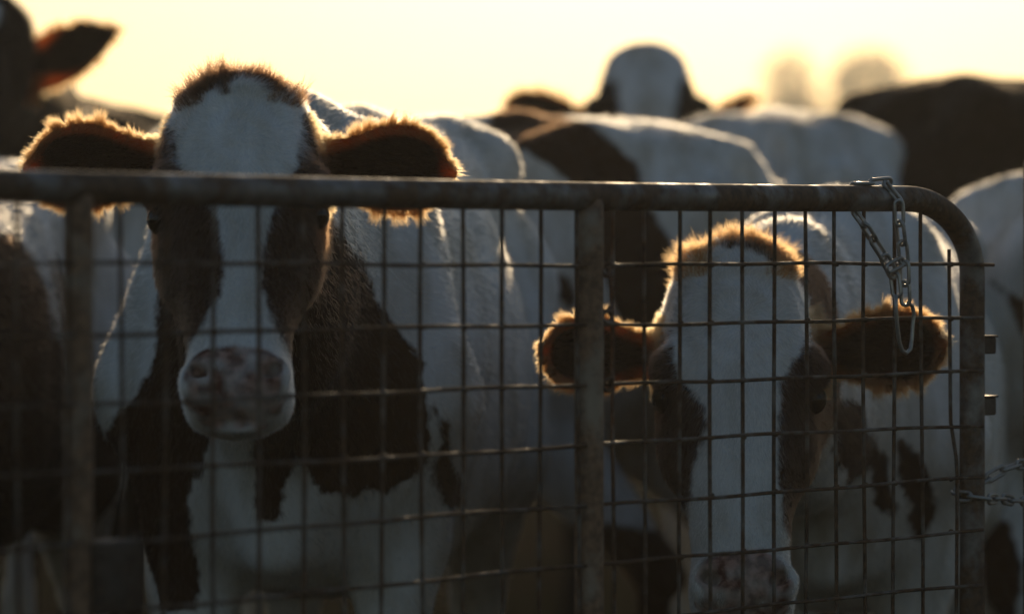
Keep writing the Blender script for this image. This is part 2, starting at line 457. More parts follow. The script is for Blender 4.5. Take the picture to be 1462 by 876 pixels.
# ------------------------------------------------------------------ distance-field modelling for the cows
class Field:
    def __init__(s, xs, ys, zs):
        s.ax = [np.asarray(a, np.float32) for a in (xs, ys, zs)]
        s.F = np.full(tuple(len(a) for a in s.ax), .25, np.float32)
    def sub(s, lo, hi):
        sl = []
        for a, l, h in zip(s.ax, lo, hi):
            i = max(0, np.searchsorted(a, l) - 1); j = min(len(a), np.searchsorted(a, h) + 1)
            sl.append(slice(i, j))
        return tuple(sl)
    def pts(s, sl):
        x, y, z = (a[q] for a, q in zip(s.ax, sl))
        return x[:, None, None], y[None, :, None], z[None, None, :]
    def add(s, fn, lo, hi, k=.03, cut=False):
        m = k + .02
        sl = s.sub(np.asarray(lo) - m, np.asarray(hi) + m)
        if any(q.stop - q.start < 2 for q in sl): return
        X, Y, Z = s.pts(sl)
        d = fn(X, Y, Z).astype(np.float32); F = s.F[sl]
        if cut:
            h = np.clip(.5 - .5*(F + d)/k, 0, 1); s.F[sl] = F*(1 - h) + (-d)*h + k*h*(1 - h)
        else:
            h = np.clip(.5 + .5*(d - F)/k, 0, 1); s.F[sl] = d*(1 - h) + F*h - k*h*(1 - h)
    def cone(s, a, b, ra, rb, k=.03, flat=None, ff=1.):
        a = np.asarray(a, float); b = np.asarray(b, float); R = max(ra, rb)*max(1, ff)
        def fn(X, Y, Z):
            d = b - a; L2 = float(d @ d) + 1e-9
            t = np.clip(((X - a[0])*d[0] + (Y - a[1])*d[1] + (Z - a[2])*d[2])/L2, 0, 1)
            dx = X - a[0] - t*d[0]; dy = Y - a[1] - t*d[1]; dz = Z - a[2] - t*d[2]
            if flat is not None:
                q = dx*flat[0] + dy*flat[1] + dz*flat[2]; g = (1/ff - 1)*q
                dx = dx + g*flat[0]; dy = dy + g*flat[1]; dz = dz + g*flat[2]
            return np.sqrt(dx*dx + dy*dy + dz*dz) - (ra + (rb - ra)*t)
        s.add(fn, np.minimum(a, b) - R, np.maximum(a, b) + R, k)
    def ell(s, c, axes, rad, k=.03, cut=False):
        c = np.asarray(c, float); axes = np.asarray(axes, float); rad = np.asarray(rad, float); R = rad.max()
        def fn(X, Y, Z):
            q = []
            for i in range(3):
                e = axes[i]; q.append(((X - c[0])*e[0] + (Y - c[1])*e[1] + (Z - c[2])*e[2])/rad[i])
            r_ = np.sqrt(q[0]**2 + q[1]**2 + q[2]**2)
            return (r_ - 1)*rad.min()
        s.add(fn, c - R, c + R, k, cut)

def dense(u, v, n=160, sm=7):
    U = np.linspace(u[0], u[-1], n); V = np.interp(U, u, v)
    K = np.hanning(sm + 2)[1:-1]; K /= K.sum()
    Vp = np.concatenate([np.full(sm, V[0]), V, np.full(sm, V[-1])])
    return U, np.convolve(Vp, K, 'same')[sm:-sm]

def surface_nets(fd):
    F = fd.F; xs, ys, zs = fd.ax; S = F < 0
    nx, ny, nz = F.shape
    c = S[:-1, :-1, :-1].astype(np.int8)
    cnt = np.zeros((nx-1, ny-1, nz-1), np.int8)
    for i in (0, 1):
        for j in (0, 1):
            for k in (0, 1): cnt += S[i:nx-1+i, j:ny-1+j, k:nz-1+k]
    act = (cnt > 0) & (cnt < 8)
    I, J, K = np.nonzero(act)
    idx = np.full(act.shape, -1, np.int64); idx[I, J, K] = np.arange(len(I))
    acc = np.zeros((len(I), 3)); num = np.zeros(len(I))
    P = {}
    for ci in range(8):
        i, j, k = ci & 1, (ci >> 1) & 1, ci >> 2
        P[ci] = (F[I+i, J+j, K+k].astype(float), np.stack([xs[I+i], ys[J+j], zs[K+k]], 1).astype(float))
    for a in range(8):
        for bit in (1, 2, 4):
            if a & bit: continue
            b = a | bit
            fa, pa = P[a]; fb, pb = P[b]
            m = (fa < 0) != (fb < 0)
            t = np.where(m, fa/(fa - fb + 1e-20), 0)
            acc += np.where(m[:, None], pa + (pb - pa)*t[:, None], 0); num += m
    V = acc/num[:, None]
    faces = []
    def quads(m, off, flip):
        i, j, k = np.nonzero(m)
        return i, j, k
    # edges along x
    A = S[:-1, 1:-1, 1:-1]; B = S[1:, 1:-1, 1:-1]
    for (A, B, ax) in ((S[:-1, 1:-1, 1:-1], S[1:, 1:-1, 1:-1], 0), (S[1:-1, :-1, 1:-1], S[1:-1, 1:, 1:-1], 1), (S[1:-1, 1:-1, :-1], S[1:-1, 1:-1, 1:], 2)):
        i, j, k = np.nonzero(A != B); f = A[i, j, k]
        if ax == 0: q = [idx[i, j, k], idx[i, j+1, k], idx[i, j+1, k+1], idx[i, j, k+1]]
        if ax == 1: q = [idx[i, j, k], idx[i, j, k+1], idx[i+1, j, k+1], idx[i+1, j, k]]
        if ax == 2: q = [idx[i, j, k], idx[i+1, j, k], idx[i+1, j+1, k], idx[i, j+1, k]]
        Q = np.stack(q, 1); Q[~f] = Q[~f][:, ::-1]; faces.append(Q)
    return V, np.concatenate(faces)

def smooth_mesh(V, Q, it=3, w=.5):
    e = np.concatenate([Q[:, [0, 1]], Q[:, [1, 2]], Q[:, [2, 3]], Q[:, [3, 0]]])
    deg = np.bincount(e[:, 0], minlength=len(V)) + np.bincount(e[:, 1], minlength=len(V))
    for _ in range(it):
        acc = np.stack([np.bincount(e[:, 0], V[e[:, 1], a], len(V)) + np.bincount(e[:, 1], V[e[:, 0], a], len(V)) for a in range(3)], 1)
        V = V*(1 - w) + w*acc/deg[:, None]
    return V

def normals(V, Q):
    n = np.cross(V[Q[:, 2]] - V[Q[:, 0]], V[Q[:, 3]] - V[Q[:, 1]])
    N = np.zeros_like(V)
    for c in range(4):
        for a in range(3): N[:, a] += np.bincount(Q[:, c], n[:, a], len(V))
    return N/(np.linalg.norm(N, axis=1)[:, None] + 1e-12)

_G = rng.normal(size=(32, 32, 32)).astype(np.float32)
def vnoise(P, scale, seed=0):
    """smooth value noise, about -1..1"""
    q = P*scale + seed*7.31; i = np.floor(q).astype(int); f = q - i; f = f*f*(3 - 2*f)
    out = 0
    for a in (0, 1):
        for b in (0, 1):
            for c in (0, 1):
                w = (f[:, 0] if a else 1 - f[:, 0])*(f[:, 1] if b else 1 - f[:, 1])*(f[:, 2] if c else 1 - f[:, 2])
                out = out + w*_G[(i[:, 0]+a) % 32, (i[:, 1]+b) % 32, (i[:, 2]+c) % 32]
    return out*.6

def poly_sd(x, y, poly):
    """signed distance to a polygon, positive inside"""
    poly = np.asarray(poly, float); d = np.full(x.shape, 1e9); ins = np.zeros(x.shape, bool)
    n = len(poly)
    for i in range(n):
        a = poly[i]; b = poly[(i+1) % n]; e = b - a
        wx = x - a[0]; wy = y - a[1]
        t = np.clip((wx*e[0] + wy*e[1])/(e @ e + 1e-12), 0, 1)
        d = np.minimum(d, (wx - e[0]*t)**2 + (wy - e[1]*t)**2)
        c = ((a[1] > y) != (b[1] > y)) & (x < (b[0] - a[0])*(y - a[1])/(b[1] - a[1] + 1e-12) + a[0])
        ins ^= c
    d = np.sqrt(d)
    return np.where(ins, d, -d)

def unit(v): v = np.asarray(v, float); return v/np.linalg.norm(v)

def hair_object(name, parent, root_loc, R, D, Ln, rad, col, seg=4, curl=.12, droop=0., seed=1):
    n = len(R)
    if n == 0: return
    r = np.random.default_rng(seed)
    side = r.normal(size=(n, 3)); side -= D*np.sum(side*D, 1)[:, None]; side /= np.linalg.norm(side, axis=1)[:, None] + 1e-9
    t = np.linspace(0, 1, seg)
    P = R[:, None, :] + D[:, None, :]*(Ln[:, None]*t)[:, :, None] + side[:, None, :]*(Ln[:, None]*curl*t**2)[:, :, None]
    P[:, :, 2] -= (Ln[:, None]*droop*t**2)
    P -= np.asarray(root_loc)
    hc = bpy.data.hair_curves.new(name)
    hc.add_curves([seg]*n)
    hc.points.foreach_set('position', P.astype(np.float32).ravel())
    rr = (rad[:, None]*np.array([1., .85, .6, .12][:seg] if seg == 4 else np.linspace(1, .12, seg))[None, :]).astype(np.float32)
    hc.points.foreach_set('radius', rr.ravel())
    a = hc.attributes.new('tint', 'FLOAT_COLOR', 'CURVE')
    c4 = np.concatenate([col, np.ones((n, 1))], 1).astype(np.float32)
    a.data.foreach_set('color', c4.ravel())
    hc.materials.append(M_HAIR)
    o = bpy.data.objects.new(name, hc); COL.objects.link(o); o.parent = parent
    return o

# torso: distance from the rump (u), top, bottom, half width, for a cow 1.40 m high
TU  = np.array([-.05, .00, .10, .25, .45, .70, .95, 1.15, 1.32, 1.45, 1.55, 1.60])
TT  = np.array([1.20, 1.30, 1.365, 1.395, 1.375, 1.36, 1.355, 1.375, 1.395, 1.33, 1.20, 1.08])
TB  = np.array([1.12, 1.00, .86, .76, .68, .62, .60, .60, .63, .68, .78, .90])
TW  = np.array([.05, .13, .20, .255, .285, .315, .315, .275, .235, .205, .15, .07])

# head, seen from the front: distance from the poll (s) against half width, front, back; for a head 0.50 m long
HS  = np.array([-.015, .00, .02, .05, .09, .14, .19, .24, .30, .36, .41, .45, .48, .505, .515])
HW  = np.array([.020, .072, .090, .100, .107, .109, .112, .100, .084, .071, .067, .072, .073, .060, .03])
HF  = np.array([-.03, .004, .022, .034, .042, .050, .055, .054, .050, .046, .046, .048, .046, .030, .0])
HB  = np.array([-.04, -.06, -.085, -.105, -.12, -.135, -.150, -.150, -.125, -.098, -.082, -.072, -.060, -.040, -.01])

EARW = np.array([.42, .40, .44, .58, .82, .97, 1., .92, .74, .50, .22])
EARW_POINTED = np.array([.75, .78, .84, .92, .96, .90, .70, .48, .29, .15, .06])
EARU = np.array([-.15, 0, .12, .25, .40, .55, .70, .82, .91, .97, 1.0])
class Head:
    def __init__(s, poll, axis, normal, size=1., wide=1., dome=0.):
        s.dome = dome
        s.P = np.asarray(poll, float); s.a = unit(axis)
        n = np.asarray(normal, float); n = n - s.a*np.dot(n, s.a); s.n = unit(n)
        s.x = np.cross(s.a, s.n)      # lateral
        if s.x[0] < 0 and abs(s.x[0]) > .3: s.x = -s.x
        s.k = size; s.w = wide
    def w2(s, x, a, n): return s.P + s.k*(s.x*x*s.w + s.a*a + s.n*n)
    def loc(s, V):
        d = V - s.P
        return d @ s.x/(s.k*s.w), d @ s.a/s.k, d @ s.n/s.k

def cow(label, torso_rear, torso_front, height, head, coat, black=False, fine=True, ears=None, neck_r=1., width=1., hairs=(60000, 60000),
        muzzle=True, hair_len=.011, coarse=.014, head_step=.0052, seed=1, ear_fringe=True, tuft=1., tuft_len=.026, tuft_col=None, skin_hair=True, look=None, tint=None, tilt=0.):
    r = np.random.default_rng(seed)
    A = np.array([torso_rear[0], torso_rear[1], 0.]); B = np.array([torso_front[0], torso_front[1], 0.])
    Lb = np.linalg.norm(B - A); f = (B - A)/Lb; rt = np.array([f[1], -f[0], 0.]); up = z3
    sl = Lb/1.45; sh = height/1.395; sw = width*sh
    def bp(u, q, h): return A + f*u*sl + rt*q*sw + up*h*sh*(1 + tilt*(.5 - u/1.45)*min(1, h))
    h = head
    # grid
    pts = [bp(-.12, s_*.35, 0) for s_ in (-1, 1)] + [bp(1.62, s_*.35, 1.45) for s_ in (-1, 1)] + [h.w2(x, a, n) for x in (-.38, .38) for a in (-.08, .56) for n in (-.22, .10)]
    pts = np.array(pts); lo = pts.min(0) - .03; hi = pts.max(0) + .03; lo[2] = -.02
    hp = np.array([h.w2(x, a, n) for x in (-.34, .34) for a in (-.03, .53) for n in (-.18, .07)]); hl = hp.min(0); hh = hp.max(0)
    axes = []
    for i in range(3):
        a = []; c = lo[i]
        while c < hi[i]:
            a.append(c); c += head_step if hl[i] - .01 < c < hh[i] + .01 else coarse
        axes.append(a)
    fd = Field(*axes)
    # torso
    tabs = [dense(TU, v) for v in (TT*(1 + tilt*(.5 - TU/1.45)), TB, TW)]
    def torso(X, Y, Z):
        dx = X - A[0]; dy = Y - A[1]
        u = (dx*f[0] + dy*f[1])/sl; q = (dx*rt[0] + dy*rt[1])/sw; z = Z/sh
        uc = np.clip(u, TU[0], TU[-1])
        T = np.interp(uc, *tabs[0]); Bt = np.interp(uc, *tabs[1]); W = np.interp(uc, *tabs[2])
        c = (T*.42 + Bt*.58); bu = T - c; bd = c - Bt
        zz = (z - c); b_ = np.where(zz > 0, bu, bd)
        p = np.where(zz > 0, 2.25 + .9*np.clip((1.0 - uc)*2, 0, 1)*np.clip(uc*5, 0, 1), 2.2)
        # flanks stay full up to the rib, narrower to the spine
        g = (np.abs(q/W)**p + np.abs(zz/b_)**p)**(1/p)
        d = (g - 1)*np.minimum(W, b_)*.9
        du = np.abs(u - uc)
        return np.sqrt(np.maximum(d, 0)**2 + du**2) + np.minimum(d, 0)
    cb = np.array([bp(-.05, -.34, .58), bp(-.05, .34, .58), bp(1.6, -.34, 1.4), bp(1.6, .34, 1.4)])
    fd.add(torso, cb.min(0), cb.max(0), .04)
    # bony points: hooks, pins, spine, shoulder blades
    for s_ in (-1, 1):
        fd.cone(bp(.28, s_*.17, 1.325), bp(.34, s_*.225, 1.30), .045*sh, .05*sh, .09)
        fd.cone(bp(-.01, s_*.10, 1.24), bp(.06, s_*.12, 1.22), .04*sh, .05*sh, .05)
        fd.cone(bp(1.30, s_*.12, 1.30), bp(1.42, s_*.20, .95), .075*sh, .10*sh, .06)
        # hind leg
        fd.cone(bp(.22, s_*.16, 1.08), bp(.38, s_*.20, .80), .17*sh, .12*sh, .06)
        fd.cone(bp(.38, s_*.20, .80), bp(.10, s_*.17, .52), .105*sh, .048*sh, .05)
        fd.cone(bp(.10, s_*.17, .53), bp(.06, s_*.17, .50), .045*sh, .035*sh, .03)
        fd.cone(bp(.10, s_*.17, .50), bp(.14, s_*.16, .14), .038*sh, .032*sh, .03)
        fd.cone(bp(.14, s_*.16, .14), bp(.18, s_*.16, .04), .038*sh, .05*sh, .02)
        # front leg
        fd.cone(bp(1.38, s_*.17, .95), bp(1.30, s_*.16, .72), .11*sh, .075*sh, .06)
        fd.cone(bp(1.30, s_*.16, .72), bp(1.33, s_*.145, .42), .068*sh, .045*sh, .04)
        fd.cone(bp(1.33, s_*.145, .42), bp(1.32, s_*.145, .13), .042*sh, .033*sh, .03)
        fd.cone(bp(1.32, s_*.145, .13), bp(1.36, s_*.145, .04), .038*sh, .05*sh, .02)
    fd.cone(bp(.02, 0, 1.335), bp(.55, 0, 1.355), .028*sh, .03*sh, .06)
    fd.cone(bp(.55, 0, 1.355), bp(1.30, 0, 1.375), .03*sh, .035*sh, .07)
    for s_ in (-1, 1):
        fd.ell(bp(.52, s_*.34, 1.20), [f, rt, up], np.array([.17, .085, .13])*sh, .08, True)      # hollow of the flank
        fd.ell(bp(.13, s_*.20, 1.36), [f, rt, up], np.array([.10, .05, .07])*sh, .06, True)
    for u_ in np.arange(.42, 1.36, .085):
        fd.cone(bp(u_, 0, 1.352 + .012*(u_ > 1.15)), bp(u_ + .02, 0, 1.36 + .012*(u_ > 1.15)), .022*sh, .022*sh, .03)
    # tail
    tp = [bp(.0, 0, 1.31), bp(-.07, 0, 1.22), bp(-.085, .01, .95), bp(-.08, .02, .62), bp(-.08, .02, .45)]
    for i in range(4): fd.cone(tp[i], tp[i+1], [.03, .024, .02, .022][i]*1.0, [.024, .02, .022, .034][i], .02)
    # neck: crest and throat
    nb = h.w2(0, .07, -.085); jb = h.w2(0, .20, -.10)
    w1 = bp(1.32, 0, 1.27); w2 = bp(1.46, 0, .98); w0 = bp(1.22, 0, 1.20)
    mid = (w1 + nb)/2 + up*.015; mid2 = (w2 + jb)/2 - up*.02
    fd.cone(w1, mid, .125*sh*neck_r, .092*neck_r, .07, rt, .85); fd.cone(mid, nb, .092*neck_r, .082*h.k, .05)
    fd.cone(w2, mid2, .17*sh*neck_r, .115*neck_r, .09, rt, .9); fd.cone(mid2, jb, .115*neck_r, .080*h.k, .06)
    fd.cone((w1 + w2)/2, (nb + jb)/2, .17*sh*neck_r, .09*h.k, .09)
    fd.cone(w2 + f*.04, bp(1.5, 0, .72), .10*sh, .05*sh, .07)          # brisket
    # head
    ht = [dense(HS, v, 200, 9) for v in (HW, HF, HB)]
    def headf(X, Y, Z):
        dx = X - h.P[0]; dy = Y - h.P[1]; dz = Z - h.P[2]
        x = (dx*h.x[0] + dy*h.x[1] + dz*h.x[2])/(h.k*h.w); a = (dx*h.a[0] + dy*h.a[1] + dz*h.a[2])/h.k; n = (dx*h.n[0] + dy*h.n[1] + dz*h.n[2])/h.k
        ac = np.clip(a, HS[0], HS[-1])
        W = np.interp(ac, *ht[0])*(1 - h.dome*np.interp(ac, [0, .03, .08, .15, .2], [.10, .16, .16, .07, 0])); Fr = np.interp(ac, *ht[1]); Bk = np.interp(ac, *ht[2])
        c = Fr*.45 + Bk*.55; q = n - c; b_ = np.where(q > 0, Fr - c, c - Bk)
        # jaw narrower than the brow
        Wn = W*np.clip(1 + q*1.1*(ac < .4), .72, 1.1)
        p = 2.5
        g = (np.abs(x/Wn)**p + np.abs(q/b_)**p)**(1/p)
        d = (g - 1)*np.minimum(Wn, b_)
        return (np.sqrt(np.maximum(d, 0)**2 + (a - ac)**2) + np.minimum(d, 0))*h.k
    fd.add(headf, hl, hh, .025)
    hx = [h.x, h.a, h.n]; K = h.k
    for s_ in (-1, 1):
        fd.ell(h.w2(s_*.098, .172, .010), hx, np.array([.028, .036, .034])*K, .022)      # brow
        fd.ell(h.w2(s_*.090, .255, -.03), hx, np.array([.022, .06, .03])*K, .03)         # cheek ridge
        fd.ell(h.w2(s_*.118, .205, -.004), hx, np.array([.014, .020, .019])*K, .010, True)  # socket
        fd.ell(h.w2(s_*.043, .462, .038), hx, np.array([.030, .030, .020])*K, .02)       # nostril wing
        fd.ell(h.w2(s_*.048, .458, .056), [unit(h.x + s_*-.5*h.a), unit(h.a + s_*.5*h.x), h.n], np.array([.015, .0105, .032])*K, .005, True)
        fd.ell(h.w2(s_*.02, .015, -.01), hx, np.array([.04, .03, .04])*K, .03)           # poll bumps
    fd.ell(h.w2(0, .512, .008), hx, np.array([.075, .004, .05])*K, .006, True)            # mouth
    fd.ell(h.w2(0, .500, -.035), hx, np.array([.045, .016, .025])*K, .02)
    # ears
    EARS = []; EWS = []
    for (root, tip, face, W0, cup, *opt) in (ears or []):
        EW = EARW if not opt else EARW_POINTED
        root = np.asarray(root, float); tip = np.asarray(tip, float)
        e = unit(tip - root); Le = np.linalg.norm(tip - root); fc = np.asarray(face, float); fc = unit(fc - e*np.dot(fc, e)); v = np.cross(e, fc)
        EARS.append((root, e, v, fc, Le, W0, cup)); EWS.append(EW)
        wt = dense(np.array([-.15, 0, .12, .25, .40, .55, .70, .82, .91, .97, 1.0]), EW, 160, 7)
        def ear(X, Y, Z, root=root, e=e, v=v, fc=fc, Le=Le, W0=W0, cup=cup, wt=wt):
            dx = X - root[0]; dy = Y - root[1]; dz = Z - root[2]
            u = (dx*e[0] + dy*e[1] + dz*e[2])/Le; q = dx*v[0] + dy*v[1] + dz*v[2]; w = dx*fc[0] + dy*fc[1] + dz*fc[2]
            uc = np.clip(u, -.15, 1.0); W = np.interp(uc, *wt)*W0
            mid = cup*np.clip((q/W)**2, 0, 1.4)*np.clip((u + .1)*2.5, .2, 1) - cup*.55
            d1 = np.abs(w - mid) - .0065
            d2 = np.sqrt(np.maximum(np.abs(q) - W + .006, 0)**2 + (np.maximum(u - 1, 0) + np.maximum(-.15 - u, 0))**2*Le**2) - .006 + np.where(np.abs(q) < W - .006, -.004, 0)
            return np.maximum(d1, d2)
        pp = np.array([root - e*.04 + v*W0 + fc*.05, root - e*.04 - v*W0 - fc*.05, tip + v*W0 + fc*.05, tip - v*W0 - fc*.05, root - e*.04 - v*W0 + fc*.05, tip - v*W0 + fc*.05, root - e*.04 + v*W0 - fc*.05, tip + v*W0 - fc*.05])
        fd.add(ear, pp.min(0), pp.max(0), .012)
        fd.cone(root - e*.05, root + e*.03 - fc*.008, .034*K, .026*K, .025)
    V, Q = surface_nets(fd)
    V = smooth_mesh(V, Q, 3)
    N = normals(V, Q)
    # gentle unevenness: hide over bone, ribs
    hxl, hal, hnl = h.loc(V)
    inhead = (np.abs(hxl) < .19) & (hal > -.05) & (hal < .54) & (hnl > -.2)
    V = V + N*np.where(inhead, .0008*vnoise(V, 45, seed), .007*vnoise(V, 5.5, seed+4) + .0035*vnoise(V, 10, seed) + .001*vnoise(V, 30, seed+1))[:, None]
    if fine:      # curls of the forehead, creases of the face
        wp = h.w2(.004, .10, .045); dist = np.linalg.norm(V - wp, axis=1)
        mk = inhead*np.clip((.19 - hal)*14, 0, 1)*(hnl > -.04)
        V = V + N*(mk*.0016*np.sin(dist*185 + 3.2*vnoise(V, 22, 41) + 1.5*vnoise(V, 50, 42)) + inhead*(hal >= .15)*.0012*vnoise(V*np.array([1, 1, .45]), 70, 43))[:, None]
        N = normals(V, Q)
    # classification of points
    def attrs(P, Nn, jitter=0.):
        x, a, n = h.loc(P)
        ear = np.zeros(len(P), bool); eart = np.zeros(len(P)); earin = np.zeros(len(P), bool); rim = np.zeros(len(P))
        for (root, e, v, fc, Le, W0, cup) in EARS:
            d = P - root; u = (d @ e)/Le; q = d @ v; w = d @ fc
            m_ = (u > -.02) & (u < 1.1) & (np.abs(q) < W0*1.15) & (np.abs(w) < .06)
            ear |= m_; eart = np.where(m_, u, eart)
            wd = np.interp(np.clip(u, 0, 1), EARU, EARW)*W0
            rim = np.where(m_, np.clip(1 - np.minimum((wd - np.abs(q)), (1 - u)*Le*.9)/.018, 0, 1), rim)
            earin |= m_ & (Nn @ fc > .1)
        ih = (np.abs(x) < .19) & (a > -.08) & (a < .56) & (n > -.2) & ~ear
        patch = np.where(P[:, 2] < .075*sh, .05, coat(P, ih, x, a, n, ear, u_body(P)))
        skin = np.clip((poly_sd(x, a, [(-.040, .425), (0, .418), (.040, .425), (.062, .440), (.070, .468), (.060, .500), (.030, .522), (-.030, .522), (-.060, .500), (-.070, .468), (-.062, .440)]) + .007*vnoise(P, 50, 21))/.006 + .3, 0, 1)*ih*(n > -.01)*np.clip(.75 + .5*vnoise(P, 70, 22), .35, 1)
        return patch, skin, ih, ear, earin, rim, (x, a, n)
    def u_body(P):
        d = P - A; return np.stack([(d @ f)/sl, (d @ rt)/sw, P[:, 2]/sh], 1)
    patch, skin, ih, ear, earin, rim, _ = attrs(V, N)
    base = np.array([*(B[:2]*.55 + A[:2]*.45), 0.])
    me = bpy.data.meshes.new('cow'); me.vertices.add(len(V)); me.vertices.foreach_set('co', (V - base).astype(np.float32).ravel())
    me.loops.add(len(Q)*4); me.loops.foreach_set('vertex_index', Q.astype(np.int32).ravel())
    me.polygons.add(len(Q)); me.polygons.foreach_set('loop_start', np.arange(len(Q), dtype=np.int32)*4)
    me.polygons.foreach_set('use_smooth', np.ones(len(Q), bool))
    me.update(calc_edges=True)
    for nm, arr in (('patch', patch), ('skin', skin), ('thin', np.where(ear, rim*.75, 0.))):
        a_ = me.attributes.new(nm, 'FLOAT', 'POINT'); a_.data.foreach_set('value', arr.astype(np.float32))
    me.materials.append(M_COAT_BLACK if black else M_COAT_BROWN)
    o = link('cow', me); o.location = base
    tag(o, label, 'cow', 'cows crowded behind the gate')
    # eyes
    if fine:
        for s_ in (-1, 1):
            mb = MB(); c = h.w2(s_*.103, .205, .000)
            th = np.linspace(0, np.pi, 13); ph = np.linspace(0, 2*np.pi, 20, endpoint=False)
            vv = [[.021*K*math.sin(t)*math.cos(p), .021*K*math.sin(t)*math.sin(p), .021*K*math.cos(t)] for t in th for p in ph]
            ff = [(i*20 + j, i*20 + (j+1) % 20, (i+1)*20 + (j+1) % 20, (i+1)*20 + j) for i in range(12) for j in range(20)]
            mb.add(np.array(vv) + c - base, ff); mb.build('eye', M_EYE, o)
    # hair
    tri = np.concatenate([Q[:, [0, 1, 2]], Q[:, [0, 2, 3]]])
    a0, a1, a2 = V[tri[:, 0]], V[tri[:, 1]], V[tri[:, 2]]
    area = np.linalg.norm(np.cross(a1 - a0, a2 - a0), axis=1)/2
    cen = (a0 + a1 + a2)/3; cn = N[tri[:, 0]]
    cx, ca, cnn = h.loc(cen)
    hd = (np.abs(cx) < .36) & (ca > -.08) & (ca < .56) & (cnn > -.2)
    def sample(w, n):
        w = w*area; n = int(n)
        if n <= 0 or w.sum() <= 0: return np.zeros((0, 3)), np.zeros((0, 3))
        i = r.choice(len(tri), n, p=w/w.sum()); s1 = np.sqrt(r.random(n)); s2 = r.random(n)
        b0, b1, b2 = 1 - s1, s1*(1 - s2), s1*s2
        P = a0[i]*b0[:, None] + a1[i]*b1[:, None] + a2[i]*b2[:, None]
        Nn = N[tri[i, 0]]*b0[:, None] + N[tri[i, 1]]*b1[:, None] + N[tri[i, 2]]*b2[:, None]
        return P, Nn/np.linalg.norm(Nn, axis=1)[:, None]
    darkc = np.array(tint if tint is not None else ((.010, .008, .006) if black else (.048, .021, .010)))
    whitec = np.array((.84, .82, .79))
    def colour(patch, n, P):
        m_ = 1/(1 + np.exp(-(patch + r.normal(0, .003, n))/.002))
        v = r.uniform(.60, 1.15, n)[:, None]
        g_ = np.clip(.35*vnoise(P, 6, 31) + .35*vnoise(P, 19, 32) + .2*vnoise(P, 60, 33) + .18, 0, .8)[:, None]
        wc = whitec*(1 - g_) + np.array((.46, .37, .27))*g_
        return np.clip((wc*(1 - m_[:, None]) + darkc*m_[:, None])*v, 0, .95)
    RR, DD, LL, WW, CC = [], [], [], [], []
    # head coat
    P, Nn = sample(hd*1., hairs[0])
    if len(P):
        patch, skin, ih, ear, earin, rim, (x, a, n) = attrs(P, Nn)
        wh = h.w2(.004, .10, .045)      # whorl on the forehead
        away = P - wh; away -= Nn*np.sum(away*Nn, 1)[:, None]; dist = np.linalg.norm(away, axis=1); away /= dist[:, None] + 1e-6
        wav = np.cross(Nn, away)*(.9*np.sin(dist*150 + 2*vnoise(P, 20, 3)) + .5*vnoise(P, 38, 5))[:, None]*np.clip((.17 - a)*12, .15, 1)[:, None]
        tang = away + wav
        for (root, e, v, fc, Le, W0, cup) in EARS:
            tang = np.where(ear[:, None] & ((P - root) @ e > 0)[:, None], e, tang)
        keep = (skin < .4)
        lift = .30 + .9*rim*ear + r.normal(0, .12, len(P)) + .5*np.clip((.05 - a)/.05, 0, 1)*ih
        D = tang + Nn*lift[:, None] + r.normal(0, .16, P.shape)
        D /= np.linalg.norm(D, axis=1)[:, None]
        ln = hair_len*r.uniform(.7, 1.3, len(P))*np.where(ear, np.where(earin, 1.3, .9), 1.)*np.where(ih & (a > .3), .55, 1.)
        RR.append(P[keep]); DD.append(D[keep]); LL.append(ln[keep]); WW.append(np.full(keep.sum(), .00026)); cc = colour(patch, len(P), P); q_ = (rim*ear)[:, None]; cc = cc*(1 - q_) + np.array((.50, .19, .06))*q_; CC.append(cc[keep])  # orange backlit glow put into the hair colour along the ear rim
    # body coat
    P, Nn = sample((~hd)*(cen[:, 2] > .45)*np.where(cn[:, 1] < .5, 1., .5), hairs[1])
    if len(P):
        patch, skin, ih, ear, earin, rim, _ = attrs(P, Nn)
        tang = -f*.75 + np.array([0, 0, -.6]) + .25*np.stack([vnoise(P, 14, 1), vnoise(P, 14, 2), vnoise(P, 14, 3)], 1)
        tang = tang - Nn*np.sum(tang*Nn, 1)[:, None]; tang /= np.linalg.norm(tang, axis=1)[:, None] + 1e-6
        D = tang + Nn*(.25 + r.normal(0, .10, len(P)))[:, None] + r.normal(0, .15, P.shape); D /= np.linalg.norm(D, axis=1)[:, None]
        RR.append(P); DD.append(D); LL.append(hair_len*1.1*r.uniform(.7, 1.4, len(P))); WW.append(np.full(len(P), .00036)); CC.append(colour(patch, len(P), P))
